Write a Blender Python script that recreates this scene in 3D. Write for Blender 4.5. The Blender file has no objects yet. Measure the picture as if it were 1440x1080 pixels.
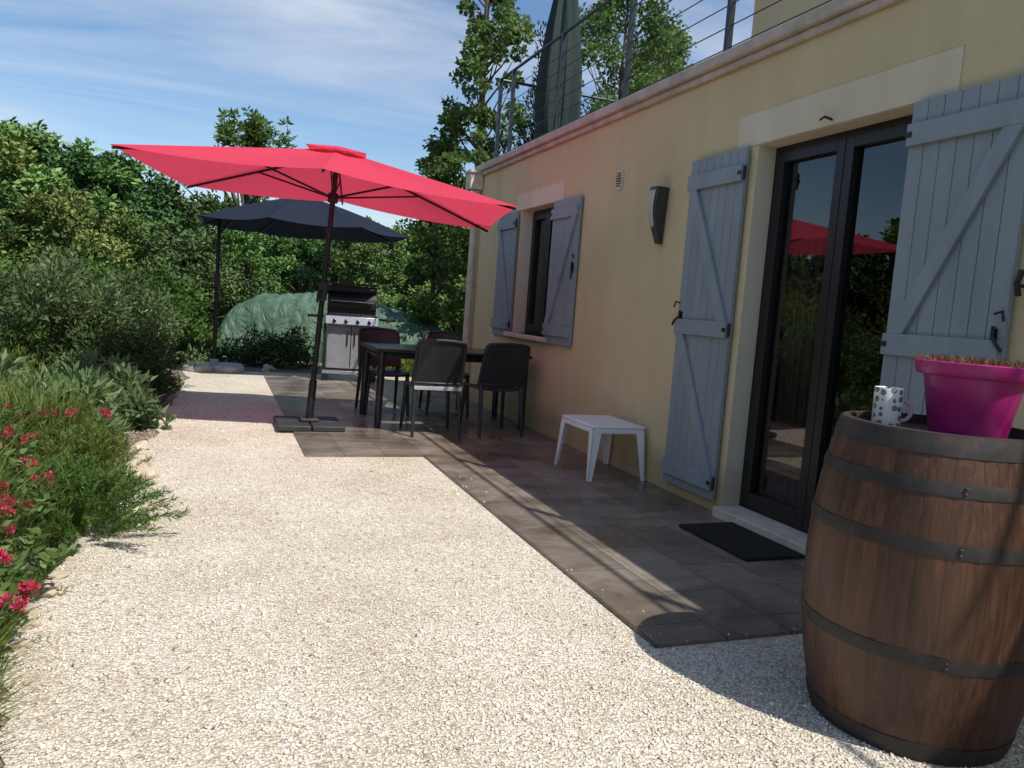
import bpy, math, random
import numpy as np
from mathutils import Vector, Matrix
random.seed(7)
RNG = np.random.default_rng(11)
scene = bpy.context.scene
COL = scene.collection

# ---------------------------------------------------------------- materials
def newmat(name):
    m = bpy.data.materials.new(name); m.use_nodes = True
    nt = m.node_tree
    b = nt.nodes["Principled BSDF"]
    return m, nt, b
def N(nt, t, **kw):
    n = nt.nodes.new(t)
    for k, v in kw.items():
        setattr(n, k, v)
    return n
def L(nt, a, b): nt.links.new(a, b)
def ramp(nt, fac, stops):
    r = N(nt, "ShaderNodeValToRGB")
    el = r.color_ramp.elements
    while len(el) < len(stops): el.new(0.5)
    for e, (p, c) in zip(el, stops):
        e.position = p; e.color = (c[0], c[1], c[2], 1)
    L(nt, fac, r.inputs[0]); return r.outputs[0]
def objco(nt): return N(nt, "ShaderNodeTexCoord").outputs["Object"]
def noise(nt, vec, scale, detail=4, rough=.6, dist=0):
    n = N(nt, "ShaderNodeTexNoise")
    n.inputs["Scale"].default_value = scale; n.inputs["Detail"].default_value = detail
    n.inputs["Roughness"].default_value = rough; n.inputs["Distortion"].default_value = dist
    L(nt, vec, n.inputs["Vector"]); return n.outputs["Fac"]
def bump(nt, h, strength, dist, b, normal=None):
    n = N(nt, "ShaderNodeBump"); n.inputs["Strength"].default_value = strength
    n.inputs["Distance"].default_value = dist
    L(nt, h, n.inputs["Height"])
    if normal is not None: L(nt, normal, n.inputs["Normal"])
    if b is not None: L(nt, n.outputs[0], b.inputs["Normal"])
    return n.outputs[0]
def mulcol(nt, a, b, fac=1.0):
    m = N(nt, "ShaderNodeMix", data_type='RGBA', blend_type='MULTIPLY')
    m.inputs[0].default_value = fac
    L(nt, a, m.inputs[6]); L(nt, b, m.inputs[7]); return m.outputs[2]
def mapping(nt, vec, scale=(1,1,1), rot=(0,0,0)):
    m = N(nt, "ShaderNodeMapping"); m.inputs["Scale"].default_value = scale
    m.inputs["Rotation"].default_value = rot
    L(nt, vec, m.inputs["Vector"]); return m.outputs[0]

def simple(name, col, rough=.5, metal=0, var=.18, scale=8, bs=0.0, bscale=60, spec=.5):
    m, nt, b = newmat(name)
    co = objco(nt)
    n = noise(nt, co, scale, 5)
    c1 = tuple(x*(1-var) for x in col); c2 = tuple(min(1, x*(1+var)) for x in col)
    L(nt, ramp(nt, n, [(.3, c1), (.7, c2)]), b.inputs["Base Color"])
    b.inputs["Roughness"].default_value = rough; b.inputs["Metallic"].default_value = metal
    b.inputs["Specular IOR Level"].default_value = spec
    if bs > 0: bump(nt, noise(nt, co, bscale, 3), bs, .01, b)
    return m

def foliage(name, stops, trans=.3, rough=.55, spec=.25, vary=0):
    m, nt, b = newmat(name)
    a = N(nt, "ShaderNodeAttribute"); a.attribute_name = "lv"
    c = ramp(nt, a.outputs["Fac"], stops)
    if vary:
        oi = N(nt, "ShaderNodeObjectInfo")
        hv = N(nt, "ShaderNodeHueSaturation")
        v1 = N(nt, "ShaderNodeMapRange"); L(nt, oi.outputs["Random"], v1.inputs[0]); v1.inputs[3].default_value=.5-.022; v1.inputs[4].default_value=.5+.022
        sc_ = N(nt, "ShaderNodeMath", operation='MULTIPLY'); L(nt, oi.outputs["Random"], sc_.inputs[0]); sc_.inputs[1].default_value=7.31
        fr = N(nt, "ShaderNodeMath", operation='FRACT'); L(nt, sc_.outputs[0], fr.inputs[0])
        v2 = N(nt, "ShaderNodeMapRange"); L(nt, fr.outputs[0], v2.inputs[0]); v2.inputs[3].default_value=.85; v2.inputs[4].default_value=1.7
        L(nt, v1.outputs[0], hv.inputs["Hue"]); L(nt, v2.outputs[0], hv.inputs["Value"]); hv.inputs["Saturation"].default_value=.93
        L(nt, c, hv.inputs["Color"]); c = hv.outputs[0]
    L(nt, c, b.inputs["Base Color"]); b.inputs["Roughness"].default_value = rough
    b.inputs["Specular IOR Level"].default_value = spec
    if trans<=0: return m
    t = N(nt, "ShaderNodeBsdfTranslucent"); 
    h = N(nt, "ShaderNodeHueSaturation"); h.inputs["Value"].default_value = 1.5; h.inputs["Hue"].default_value=.485
    L(nt, c, h.inputs["Color"]); L(nt, h.outputs[0], t.inputs["Color"])
    mx = N(nt, "ShaderNodeMixShader"); mx.inputs[0].default_value = trans
    L(nt, b.outputs[0], mx.inputs[1]); L(nt, t.outputs[0], mx.inputs[2])
    L(nt, mx.outputs[0], nt.nodes["Material Output"].inputs[0])
    return m

# ---------------------------------------------------------------- mesh builder
class MB:
    def __init__(s): s.v=[]; s.f=[]; s.m=[]
    def add(s, vs, fs, mi=0):
        o=len(s.v); s.v += [tuple(x) for x in vs]
        for f in fs: s.f.append([i+o for i in f]); s.m.append(mi)
    def box(s, c, size, mi=0, rot=None):
        hx,hy,hz=[q/2 for q in size]
        vs=[Vector((x,y,z)) for x in(-hx,hx) for y in(-hy,hy) for z in(-hz,hz)]
        if rot is not None: vs=[rot@v for v in vs]
        c=Vector(c); vs=[v+c for v in vs]
        s.add(vs,[(0,1,3,2),(4,6,7,5),(0,4,5,1),(2,3,7,6),(0,2,6,4),(1,5,7,3)],mi)
    def bx(s,x0,x1,y0,y1,z0,z1,mi=0):
        s.box(((x0+x1)/2,(y0+y1)/2,(z0+z1)/2),(abs(x1-x0),abs(y1-y0),abs(z1-z0)),mi)
    def tube(s, pts, rad, n=10, mi=0, caps=True):
        pts=[Vector(p) for p in pts]
        if not hasattr(rad,'__len__'): rad=[rad]*len(pts)
        rings=[]; prev=None
        for i,p in enumerate(pts):
            d=(pts[min(i+1,len(pts)-1)]-pts[max(i-1,0)]).normalized()
            if prev is None:
                a=Vector((0,0,1)) if abs(d.z)<.9 else Vector((1,0,0))
                u=d.cross(a).normalized()
            else:
                u=(prev-d*prev.dot(d)).normalized()
            prev=u; w=d.cross(u)
            rings.append([p+(u*math.cos(2*math.pi*k/n)+w*math.sin(2*math.pi*k/n))*rad[i] for k in range(n)])
        vs=[v for r in rings for v in r]; fs=[]
        for i in range(len(pts)-1):
            for k in range(n):
                k2=(k+1)%n
                fs.append((i*n+k,i*n+k2,(i+1)*n+k2,(i+1)*n+k))
        if caps:
            fs.append(tuple(range(n))[::-1]); fs.append(tuple((len(pts)-1)*n+k for k in range(n)))
        s.add(vs,fs,mi)
    def cyl(s,p0,p1,r0,r1=None,n=12,mi=0): s.tube([p0,p1],[r0,r0 if r1 is None else r1],n,mi)
    def beam(s,p0,p1,w,h,mi=0,up=(0,0,1)):
        p0=Vector(p0);p1=Vector(p1);d=(p1-p0).normalized();up=Vector(up)
        if abs(d.dot(up))>.98: up=Vector((0,1,0))
        a=d.cross(up).normalized()*w/2; b=a.cross(d).normalized()*h/2
        vs=[p0-a-b,p0-a+b,p0+a-b,p0+a+b,p1-a-b,p1-a+b,p1+a-b,p1+a+b]
        s.add(vs,[(0,1,3,2),(4,6,7,5),(0,4,5,1),(2,3,7,6),(0,2,6,4),(1,5,7,3)],mi)
    def lathe(s, prof, c, n=32, mi=0, close=False):
        c=Vector(c); vs=[]; fs=[]
        for r,z in prof:
            for k in range(n):
                a=2*math.pi*k/n; vs.append(c+Vector((r*math.cos(a),r*math.sin(a),z)))
        for i in range(len(prof)-1):
            for k in range(n):
                k2=(k+1)%n; fs.append((i*n+k,i*n+k2,(i+1)*n+k2,(i+1)*n+k))
        s.add(vs,fs,mi)
    def obj(s,name,mats,parent=None,smooth=True,bevel=0,angle=35):
        me=bpy.data.meshes.new(name); me.from_pydata(s.v,[],s.f)
        for m in (mats if isinstance(mats,(list,tuple)) else [mats]): me.materials.append(m)
        me.polygons.foreach_set("material_index",s.m)
        if smooth:
            me.polygons.foreach_set("use_smooth",[True]*len(s.f))
            me.set_sharp_from_angle(angle=math.radians(angle))
        me.update()
        o=bpy.data.objects.new(name,me); COL.objects.link(o)
        if parent: o.parent=parent
        if bevel:
            b=o.modifiers.new("bev",'BEVEL'); b.width=bevel; b.segments=2; b.limit_method='ANGLE'
        return o
def empty(name, loc=(0,0,0), rot=(0,0,0), parent=None):
    e=bpy.data.objects.new(name,None); e.empty_display_size=.1; COL.objects.link(e)
    e.location=loc; e.rotation_euler=rot
    if parent: e.parent=parent
    return e

# ---------------------------------------------------------------- foliage geometry
def unit(a): return a/np.maximum(np.linalg.norm(a,axis=1,keepdims=True),1e-6)
def np_mesh(name, V, F, k, lv, mats, mi=None, smooth=False):
    me=bpy.data.meshes.new(name)
    nf=len(F); me.vertices.add(len(V)); me.vertices.foreach_set("co",V.astype(np.float32).ravel())
    me.loops.add(nf*k); me.loops.foreach_set("vertex_index",F.astype(np.int32).ravel())
    me.polygons.add(nf); me.polygons.foreach_set("loop_start",np.arange(0,nf*k,k,dtype=np.int32))
    me.polygons.foreach_set("loop_total",np.full(nf,k,dtype=np.int32))
    for m in mats: me.materials.append(m)
    if mi is not None: me.polygons.foreach_set("material_index",mi.astype(np.int32))
    at=me.attributes.new("lv",'FLOAT','FACE'); at.data.foreach_set("value",lv.astype(np.float32))
    me.update(calc_edges=True); me.validate()
    return me
def leafgeo(P,D,Ln,W,rng,fold=.15):
    n=len(P); D=unit(D); R=unit(rng.normal(size=(n,3))); S=unit(np.cross(D,R)); U=np.cross(S,D)
    Ln=np.broadcast_to(Ln,(n,))[:,None]*rng.uniform(.65,1.25,(n,1)); W=np.broadcast_to(W,(n,))[:,None]*rng.uniform(.7,1.2,(n,1))
    a=P; b=P+D*Ln*.45+S*W/2+U*Ln*fold; c=P+D*Ln; d=P+D*Ln*.45-S*W/2+U*Ln*fold
    V=np.stack([a,b,c,d],1).reshape(-1,3); F=np.arange(4*n).reshape(n,4)
    return V,F
def clump_pts(C,R,n,rng,shell=.55,squash=.8):
    k=len(C); w=R**2; w=w/w.sum(); idx=rng.choice(k,n,p=w)
    d=unit(rng.normal(size=(n,3))); r=R[idx]*rng.uniform(shell,1.0,n)
    P=C[idx]+d*r[:,None]*np.array([1,1,squash])
    return P,d,idx
def add_obj(name,me,parent=None,loc=(0,0,0)):
    o=bpy.data.objects.new(name,me); COL.objects.link(o); o.location=loc
    if parent: o.parent=parent
    return o
def leafmesh(name,C,R,n,Ln,W,mat,rng,shell=.45,squash=.8,upb=.3,jit=.8,clw=.55):
    C=np.array(C,float);R=np.array(R,float)
    P,d,idx=clump_pts(C,R,n,rng,shell,squash)
    D=d+rng.normal(size=d.shape)*jit+np.array([0,0,upb])
    V,F=leafgeo(P,D,Ln,W,rng)
    cl=rng.uniform(0,1,len(C))
    lv=np.clip(clw*cl[idx]+(1-clw)*rng.uniform(0,1,len(P)),0,1)
    return np_mesh(name,V,F,4,lv,[mat])

# ---------------------------------------------------------------- world + sun
sun_from=Vector((.345,-.62,1.0)).normalized()
el=math.asin(sun_from.z)
w=bpy.data.worlds.new("World"); scene.world=w; w.use_nodes=True
nt=w.node_tree; bg=nt.nodes["Background"]
sky=N(nt,"ShaderNodeTexSky",sky_type='NISHITA'); sky.sun_disc=False
sky.sun_elevation=el; sky.sun_rotation=math.atan2(sun_from.x,sun_from.y)
sky.air_density=1.0; sky.dust_density=.5; sky.ozone_density=1.8
tc=N(nt,"ShaderNodeTexCoord").outputs["Generated"]
sep=N(nt,"ShaderNodeSeparateXYZ"); L(nt,tc,sep.inputs[0])
mz=N(nt,"ShaderNodeMath",operation='MAXIMUM'); L(nt,sep.outputs[2],mz.inputs[0]); mz.inputs[1].default_value=0.0
az=N(nt,"ShaderNodeMath",operation='ADD'); L(nt,mz.outputs[0],az.inputs[0]); az.inputs[1].default_value=.16
dx=N(nt,"ShaderNodeMath",operation='DIVIDE'); L(nt,sep.outputs[0],dx.inputs[0]); L(nt,az.outputs[0],dx.inputs[1])
dy=N(nt,"ShaderNodeMath",operation='DIVIDE'); L(nt,sep.outputs[1],dy.inputs[0]); L(nt,az.outputs[0],dy.inputs[1])
cb=N(nt,"ShaderNodeCombineXYZ"); L(nt,dx.outputs[0],cb.inputs[0]); L(nt,dy.outputs[0],cb.inputs[1])
mp=mapping(nt,cb.outputs[0],(.42,1.7,1),(0,0,math.radians(28)))
c1=noise(nt,mp,1.1,9,.58,.8)
mp2=mapping(nt,cb.outputs[0],(1,1,1),(0,0,math.radians(-20)))
c2=noise(nt,mp2,.6,4,.5,.3)
f1=ramp(nt,c1,[(.43,(.0,.0,.0)),(.70,(.95,.95,.95))]); f2=ramp(nt,c2,[(.36,(.2,.2,.2)),(.62,(1,1,1))])
ff=mulcol(nt,f1,f2)
hs=N(nt,"ShaderNodeHueSaturation"); hs.inputs["Saturation"].default_value=1.12; hs.inputs["Value"].default_value=.95
L(nt,sky.outputs[0],hs.inputs["Color"])
mx=N(nt,"ShaderNodeMix",data_type='RGBA'); L(nt,ff,mx.inputs[0]); L(nt,hs.outputs[0],mx.inputs[6]); mx.inputs[7].default_value=(5.3,5.6,6.1,1)
L(nt,mx.outputs[2],bg.inputs[0]); bg.inputs[1].default_value=.15
sl=bpy.data.lights.new("sun",'SUN'); sl.energy=5.0; sl.angle=math.radians(.5); sl.color=(1,.955,.885)
so=bpy.data.objects.new("sun",sl); COL.objects.link(so); so.rotation_euler=sun_from.to_track_quat('Z','Y').to_euler()
scene.view_settings.view_transform='Standard'; scene.view_settings.look='None'; scene.view_settings.exposure=0

# ---------------------------------------------------------------- camera
th=math.radians(21.25); p=math.radians(5.55); r=math.radians(4.3)
Fw=Vector((math.sin(th)*math.cos(p),math.cos(th)*math.cos(p),-math.sin(p)))
R0=Vector((math.cos(th),-math.sin(th),0)); U0=R0.cross(Fw)
cx=R0*math.cos(r)+U0*math.sin(r); cy=-R0*math.sin(r)+U0*math.cos(r)
M=Matrix((cx,cy,-Fw)).transposed().to_4x4(); M.translation=Vector((0,0,1.2))
cd=bpy.data.cameras.new("camera"); cd.lens=27; cd.sensor_width=36; cd.clip_end=2000; cd.clip_start=.05
co=bpy.data.objects.new("camera",cd); COL.objects.link(co); co.matrix_world=M; scene.camera=co

# ---------------------------------------------------------------- ground
def groundmat():
    m,nt,b=newmat("meadow"); c=objco(nt)
    n=noise(nt,c,.6,8,.65); n2=noise(nt,c,30,4)
    a=ramp(nt,n,[(.3,(.035,.06,.015)),(.5,(.07,.10,.03)),(.7,(.14,.12,.06))])
    b2=ramp(nt,n2,[(.3,(.5,.5,.5)),(.7,(1,1,1))])
    L(nt,mulcol(nt,a,b2),b.inputs["Base Color"]); b.inputs["Roughness"].default_value=.95
    bump(nt,n2,.6,.05,b); return m
g=MB(); g.add([(-600,-600,-.012),(600,-600,-.012),(600,600,-.012),(-600,600,-.012)],[(0,1,2,3)]); g.obj("ground",groundmat(),smooth=False)

def soilmat():
    m,nt,b=newmat("soil"); c=objco(nt); n=noise(nt,c,14,8,.7)
    L(nt,ramp(nt,n,[(.3,(.06,.045,.028)),(.5,(.18,.14,.095)),(.68,(.48,.41,.31))]),b.inputs["Base Color"])
    b.inputs["Roughness"].default_value=.95; bump(nt,n,.8,.04,b); return m
SOIL=soilmat()
g=MB(); g.add([(-5,-2,-.006),(-.3,-2,-.006),(-.3,11.5,-.006),(4.5,11.6,-.006),(4.5,14.5,-.006),(-5,14.5,-.006)],[(0,1,2,3,4,5)])
g.obj("flower_bed_soil",SOIL,smooth=False)

def gravelmat():
    m,nt,b=newmat("limestone_gravel"); c=objco(nt)
    wn=N(nt,"ShaderNodeTexNoise"); wn.inputs["Scale"].default_value=70; L(nt,c,wn.inputs["Vector"])
    ad=N(nt,"ShaderNodeVectorMath",operation='MULTIPLY_ADD'); L(nt,wn.outputs["Color"],ad.inputs[0]); ad.inputs[1].default_value=(.012,.012,.012); L(nt,c,ad.inputs[2])
    v=N(nt,"ShaderNodeTexVoronoi"); v.inputs["Scale"].default_value=98; L(nt,ad.outputs[0],v.inputs["Vector"])
    v2=N(nt,"ShaderNodeTexVoronoi"); v2.inputs["Scale"].default_value=230; L(nt,ad.outputs[0],v2.inputs["Vector"])
    sp=N(nt,"ShaderNodeSeparateColor"); L(nt,v.outputs["Color"],sp.inputs[0])
    base=ramp(nt,sp.outputs[0],[(0,(.50,.42,.315)),(.2,(.67,.60,.485)),(.6,(.79,.735,.625)),(1,(.90,.865,.78))])
    big=ramp(nt,noise(nt,c,1.3,7,.65),[(.32,(.82,.78,.72)),(.58,(1,1,1))])
    gap=ramp(nt,v.outputs["Distance"],[(.4,(1,1,1)),(.8,(.68,.63,.56))])
    x=mulcol(nt,mulcol(nt,base,big),gap)
    L(nt,x,b.inputs["Base Color"]); b.inputs["Roughness"].default_value=.9; b.inputs["Specular IOR Level"].default_value=.2
    n1=bump(nt,v.outputs["Distance"],.75,-.010,None); bump(nt,v2.outputs["Distance"],.4,-.004,b,n1)
    return m
GRAVEL=gravelmat()
edge=[(-.50,-3),(-.5,1),(-.46,2.0),(-.56,2.6),(-.66,3.0),(-.6,3.5),(-.66,4.2),(-.55,5.0),(-.5,5.8),(-.42,6.6),(-.5,7.4),(-.38,8.4),(-.42,9.6),(-.3,10.8),(-.5,11.9)]
g=MB()
ed=[]
for i in range(len(edge)-1):
    for t in np.linspace(0,1,8,endpoint=False):
        x=edge[i][0]*(1-t)+edge[i+1][0]*t; y=edge[i][1]*(1-t)+edge[i+1][1]*t
        ed.append((x+random.uniform(-.03,.03),y))
ed.append(edge[-1])
vs=[];fs=[]
for x,y in ed: vs+= [(x,y,.0),(3.0,y,.0)]
for i in range(len(ed)-1): fs.append((2*i,2*i+1,2*i+3,2*i+2))
g.add(vs,fs); g.obj("gravel_path",GRAVEL,smooth=False)

# loose pebbles as one object
def pebbles():
    rng=RNG; n=66000
    Y=1.15+ (rng.uniform(0,1,n)**1.7)*8.0; X=rng.uniform(-.95,3.0,n)
    keep=~((X>1.50)&(Y>2.27)) & ~((X>.60)&(Y>5.69)); 
    ned=np.minimum(np.abs(X-1.545),np.abs(Y-2.32)); stray=rng.uniform(0,1,n)<.08*np.exp(-ned/.04)+.0008; keep|=(stray&(X<2.9)&(X>1.5)&(Y<5.7))
    ex=np.interp(Y,[e[1] for e in edge],[e[0] for e in edge]); keep&=(X>ex-.32*rng.uniform(0,1,n)**2)
    X=X[keep];Y=Y[keep];n=len(X)
    base=np.array([[1,0,0],[-1,0,0],[0,1,0],[0,-1,0],[0,0,1],[0,0,-1]],float)
    F0=np.array([[0,2,4],[2,1,4],[1,3,4],[3,0,4],[2,0,5],[1,2,5],[3,1,5],[0,3,5]])
    s=rng.uniform(.0025,.0066,n)*np.where(rng.uniform(0,1,n)>.985,1.9,1)
    V=base[None]*s[:,None,None]*rng.uniform(.6,1.35,(n,6,1))
    V+=rng.normal(size=(n,6,3))*s[:,None,None]*.28
    a=rng.uniform(0,6.28,n); ca,sa=np.cos(a)[:,None],np.sin(a)[:,None]
    x=V[:,:,0]*ca-V[:,:,1]*sa; y=V[:,:,0]*sa+V[:,:,1]*ca
    onp=((X>1.545)&(Y>2.32))
    V=np.stack([x+X[:,None],y+Y[:,None],V[:,:,2]*.7+.002+np.where(onp,.014,0)[:,None]],2)
    F=(F0[None]+6*np.arange(n)[:,None,None]).reshape(-1,3)
    lv=np.repeat(rng.uniform(0,1,n),8)
    m,nt,b=newmat("pebble"); at=N(nt,"ShaderNodeAttribute"); at.attribute_name="lv"
    L(nt,ramp(nt,at.outputs["Fac"],[(0,(.42,.34,.25)),(.14,(.63,.56,.45)),(.6,(.78,.725,.62)),(1,(.90,.865,.79))]),b.inputs["Base Color"]); b.inputs["Roughness"].default_value=.9
    add_obj("gravel_pebbles",np_mesh("gravel_pebbles",V.reshape(-1,3),F,3,lv,[m]))
pebbles()

# patio
def tilemat():
    m,nt,b=newmat("slate_tile"); c=objco(nt)
    mpp=mapping(nt,c,(1,1,1),(0,0,math.radians(90)))
    br=N(nt,"ShaderNodeTexBrick"); L(nt,mpp,br.inputs["Vector"])
    br.inputs["Scale"].default_value=1; br.inputs["Brick Width"].default_value=.62; br.inputs["Row Height"].default_value=.31
    br.inputs["Mortar Size"].default_value=.0035; br.inputs["Mortar Smooth"].default_value=.1; br.inputs["Bias"].default_value=0
    br.inputs["Color1"].default_value=(.15,.125,.10,1); br.inputs["Color2"].default_value=(.26,.225,.185,1); br.inputs["Mortar"].default_value=(.09,.08,.07,1)
    n=noise(nt,mapping(nt,c,(1.0,2.2,1)),3.2,8,.68,.6); n2=noise(nt,c,1.5,6,.62,.4)
    cc=mulcol(nt,br.outputs["Color"],ramp(nt,n,[(.28,(.55,.53,.51)),(.5,(.95,.94,.93)),(.75,(1.4,1.36,1.3))]))
    cc=mulcol(nt,cc,ramp(nt,n2,[(.42,(.66,.63,.60)),(.56,(1.05,1.05,1.05))]))
    L(nt,cc,b.inputs["Base Color"])
    L(nt,ramp(nt,n2,[(.40,(.22,.22,.22)),(.58,(.5,.5,.5))]),b.inputs["Roughness"])
    n1=bump(nt,br.outputs["Fac"],.5,-.003,None); bump(nt,noise(nt,c,9,6,.6),.15,.01,b,n1); return m
TILE=tilemat()
pt=MB()
top=.014
outline=[(1.545,2.32),(3.0,2.32),(3.0,11.3),(.645,11.3),(.645,5.75),(1.545,5.75)]
n=len(outline)
vs=[(x,y,top) for x,y in outline]+[(x,y,-.01) for x,y in outline]
pt.add(vs,[tuple(range(n))]+[(i,i+n,(i+1)%n+n,(i+1)%n) for i in range(n)])
pt.obj("patio_paving",TILE,smooth=False)

# ---------------------------------------------------------------- building
def rendermat(name,c0,c1,c2):
    m,nt,b=newmat(name); c=objco(nt)
    n=noise(nt,c,.9,6,.6); n2=noise(nt,c,230,3,.6)
    st=noise(nt,mapping(nt,c,(3,3,.35)),1.6,5,.6)
    x=mulcol(nt,ramp(nt,n,[(.3,c0),(.5,c1),(.72,c2)]),ramp(nt,n2,[(.3,(.86,.86,.86)),(.6,(1,1,1))]))
    x=mulcol(nt,x,ramp(nt,st,[(.3,(.93,.92,.90)),(.6,(1,1,1))]))
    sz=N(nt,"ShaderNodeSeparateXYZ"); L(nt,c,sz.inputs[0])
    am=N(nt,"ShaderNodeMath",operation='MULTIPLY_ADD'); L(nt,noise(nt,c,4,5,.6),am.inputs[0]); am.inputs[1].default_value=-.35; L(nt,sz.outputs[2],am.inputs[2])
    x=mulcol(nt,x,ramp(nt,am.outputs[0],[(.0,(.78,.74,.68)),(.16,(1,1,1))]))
    L(nt,x,b.inputs["Base Color"]); b.inputs["Roughness"].default_value=.92; b.inputs["Specular IOR Level"].default_value=.15
    bump(nt,noise(nt,c,130,4,.7),.6,.006,b); return m
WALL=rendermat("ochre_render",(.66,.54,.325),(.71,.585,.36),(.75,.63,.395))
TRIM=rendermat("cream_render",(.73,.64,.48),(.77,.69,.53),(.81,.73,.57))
CAP=simple("coping_stone",(.50,.43,.36),.85,var=.25,scale=5,bs=.4,bscale=50)
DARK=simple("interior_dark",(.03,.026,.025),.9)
ANTH=simple("anthracite_frame",(.010,.010,.011),.4,var=.1)
house=empty("house")
WX=3.0; WT=.2; Y0,Y1=-4.0,9.32; ZT=2.85
dy0,dy1,dz0,dz1=2.76,3.93,.06,2.295
wy0,wy1,wz0,wz1=6.88,7.80,.95,2.26
ys=[Y0,dy0,dy1,wy0,wy1,Y1]; zs=[-.01,dz0,wz0,wz1,dz1,ZT]
wb=MB()
for i in range(5):
    for j in range(5):
        yc=(ys[i]+ys[i+1])/2; zc=(zs[j]+zs[j+1])/2
        if dy0<yc<dy1 and dz0<zc<dz1: continue
        if wy0<yc<wy1 and wz0<zc<wz1: continue
        wb.bx(WX,WX+WT,ys[i],ys[i+1],zs[j],zs[j+1])
wb.bx(WX+WT,9,Y1-.2,Y1,-.01,ZT); wb.bx(WX+WT,9,Y0,Y0+.2,-.01,ZT); wb.bx(9,9.2,Y0,Y1,-.01,ZT)
wb.obj("ground_floor_walls",WALL,house,smooth=False)
b=MB(); b.bx(WX+WT,9,Y0+.2,Y1-.2,2.6,2.84); b.obj("roof_slab",TRIM,house,smooth=False)
b=MB(); b.bx(2.93,3.36,Y0,Y1+.07,ZT,ZT+.075); b.bx(3.36,9.2,Y1-.3,Y1+.07,ZT,ZT+.075); b.bx(2.965,2.998,Y0,Y1+.035,ZT-.05,ZT-.001)
b.obj("coping",CAP,house,bevel=.012,smooth=False)
b=MB(); b.bx(3.36,9.1,Y0,Y1-.3,2.842,2.88); b.obj("terrace_floor",TILE,house,smooth=False)
b=MB(); b.bx(4.6,9.1,Y0,6.3,2.88,5.7); b.obj("upper_storey_wall",WALL,house,smooth=False)
b=MB(); b.bx(4.3,9.4,Y0,6.6,5.7,5.85); b.obj("roof_edge",CAP,house,smooth=False)
b=MB(); b.bx(2.994,2.9995,2.58,4.13,dz1+.0,2.49); b.bx(2.994,2.9995,wy0-.16,wy1+.14,wz1,2.43)
b.obj("lintel_bands",TRIM,house,smooth=False)
b=MB()
b.bx(3.001,3.17,dy1-.004,dy1,dz0,dz1-.004); b.bx(3.001,3.17,dy0,dy0+.004,dz0,dz1-.004); b.bx(3.001,3.17,dy0,dy1,dz1-.004,dz1-.001)
b.bx(3.001,3.17,wy1-.004,wy1,wz0,wz1-.004); b.bx(3.001,3.17,wy0,wy0+.004,wz0,wz1-.004); b.bx(3.001,3.17,wy0,wy1,wz1-.004,wz1-.001)
b.obj("reveals",TRIM,house,smooth=False)
SILL=simple("sill_stone",(.60,.53,.43),.8,bs=.3)
b=MB(); b.bx(2.93,3.19,dy0+.002,dy1-.006,.0,.07); b.obj("door_threshold",SILL,house,bevel=.006,smooth=False)
b=MB(); b.bx(2.92,3.17,wy0-.1,wy1+.1,wz0-.045,wz0-.0); b.obj("window_sill",SILL,house,bevel=.008,smooth=False)
def glassmat():
    m,nt,b=newmat("window_glass"); nt.nodes.remove(b)
    t=N(nt,"ShaderNodeBsdfTransparent"); t.inputs[0].default_value=(.45,.46,.47,1)
    g=N(nt,"ShaderNodeBsdfGlossy"); g.inputs["Roughness"].default_value=.01; g.inputs[0].default_value=(1,1,1,1)
    f=N(nt,"ShaderNodeFresnel"); f.inputs[0].default_value=1.75
    mx=N(nt,"ShaderNodeMixShader"); L(nt,f.outputs[0],mx.inputs[0]); L(nt,t.outputs[0],mx.inputs[1]); L(nt,g.outputs[0],mx.inputs[2])
    L(nt,mx.outputs[0],nt.nodes["Material Output"].inputs[0]); return m
GLASS=glassmat()
def casement(y0,y1,z0,z1,name):
    x0,x1=3.13,3.19
    fr=MB(); t=.045
    fr.bx(x0,x1,y0+.005,y0+t,z0,z1-.005); fr.bx(x0,x1,y1-t,y1-.005,z0,z1-.005)
    fr.bx(x0,x1,y0+t,y1-t,z1-t,z1-.005); fr.bx(x0,x1,y0+t,y1-t,z0,z0+t*.7)
    ym=(y0+y1)/2; s=.06
    for a,bb in((y0+t,ym-.002),(ym+.002,y1-t)):
        fr.bx(x0-.012,x1-.01,a,a+s,z0+t*.7,z1-t); fr.bx(x0-.012,x1-.01,bb-s,bb,z0+t*.7,z1-t)
        fr.bx(x0-.012,x1-.01,a+s,bb-s,z1-t-s,z1-t); fr.bx(x0-.012,x1-.01,a+s,bb-s,z0+t*.7,z0+t*.7+s*1.3)
    fr.obj(name+"_frame",ANTH,house,bevel=.003,smooth=False)
    gl=MB(); gl.add([(3.155,y0+t,z0+t),(3.155,y0+t,z1-t),(3.155,y1-t,z1-t),(3.155,y1-t,z0+t)],[(0,1,2,3)])
    o=gl.obj(name+"_glass",GLASS,house,smooth=False)
    if o.data.polygons[0].normal.x>0: o.data.flip_normals()
casement(dy0,dy1,.07,dz1,"french_door"); casement(wy0,wy1,wz0,wz1,"window")
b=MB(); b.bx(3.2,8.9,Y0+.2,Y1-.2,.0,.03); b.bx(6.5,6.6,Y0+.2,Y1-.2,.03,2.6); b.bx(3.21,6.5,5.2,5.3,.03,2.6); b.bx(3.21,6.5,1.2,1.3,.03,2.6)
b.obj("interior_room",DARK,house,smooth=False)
CURT=simple("net_curtain",(.36,.32,.28),.9,scale=20)
b=MB()
def curtain(y0,y1,z0,z1,amp=.02,x=3.27):
    vs=[];fs=[];n=60
    for i in range(n+1):
        y=y0+(y1-y0)*i/n; xx=x+amp*math.sin(i*1.15)+amp*.5*math.sin(i*.5)
        vs+=[(xx,y,z0),(xx,y,z1)]
    for i in range(n): fs.append((2*i,2*i+2,2*i+3,2*i+1))
    b.add(vs,fs)
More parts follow.
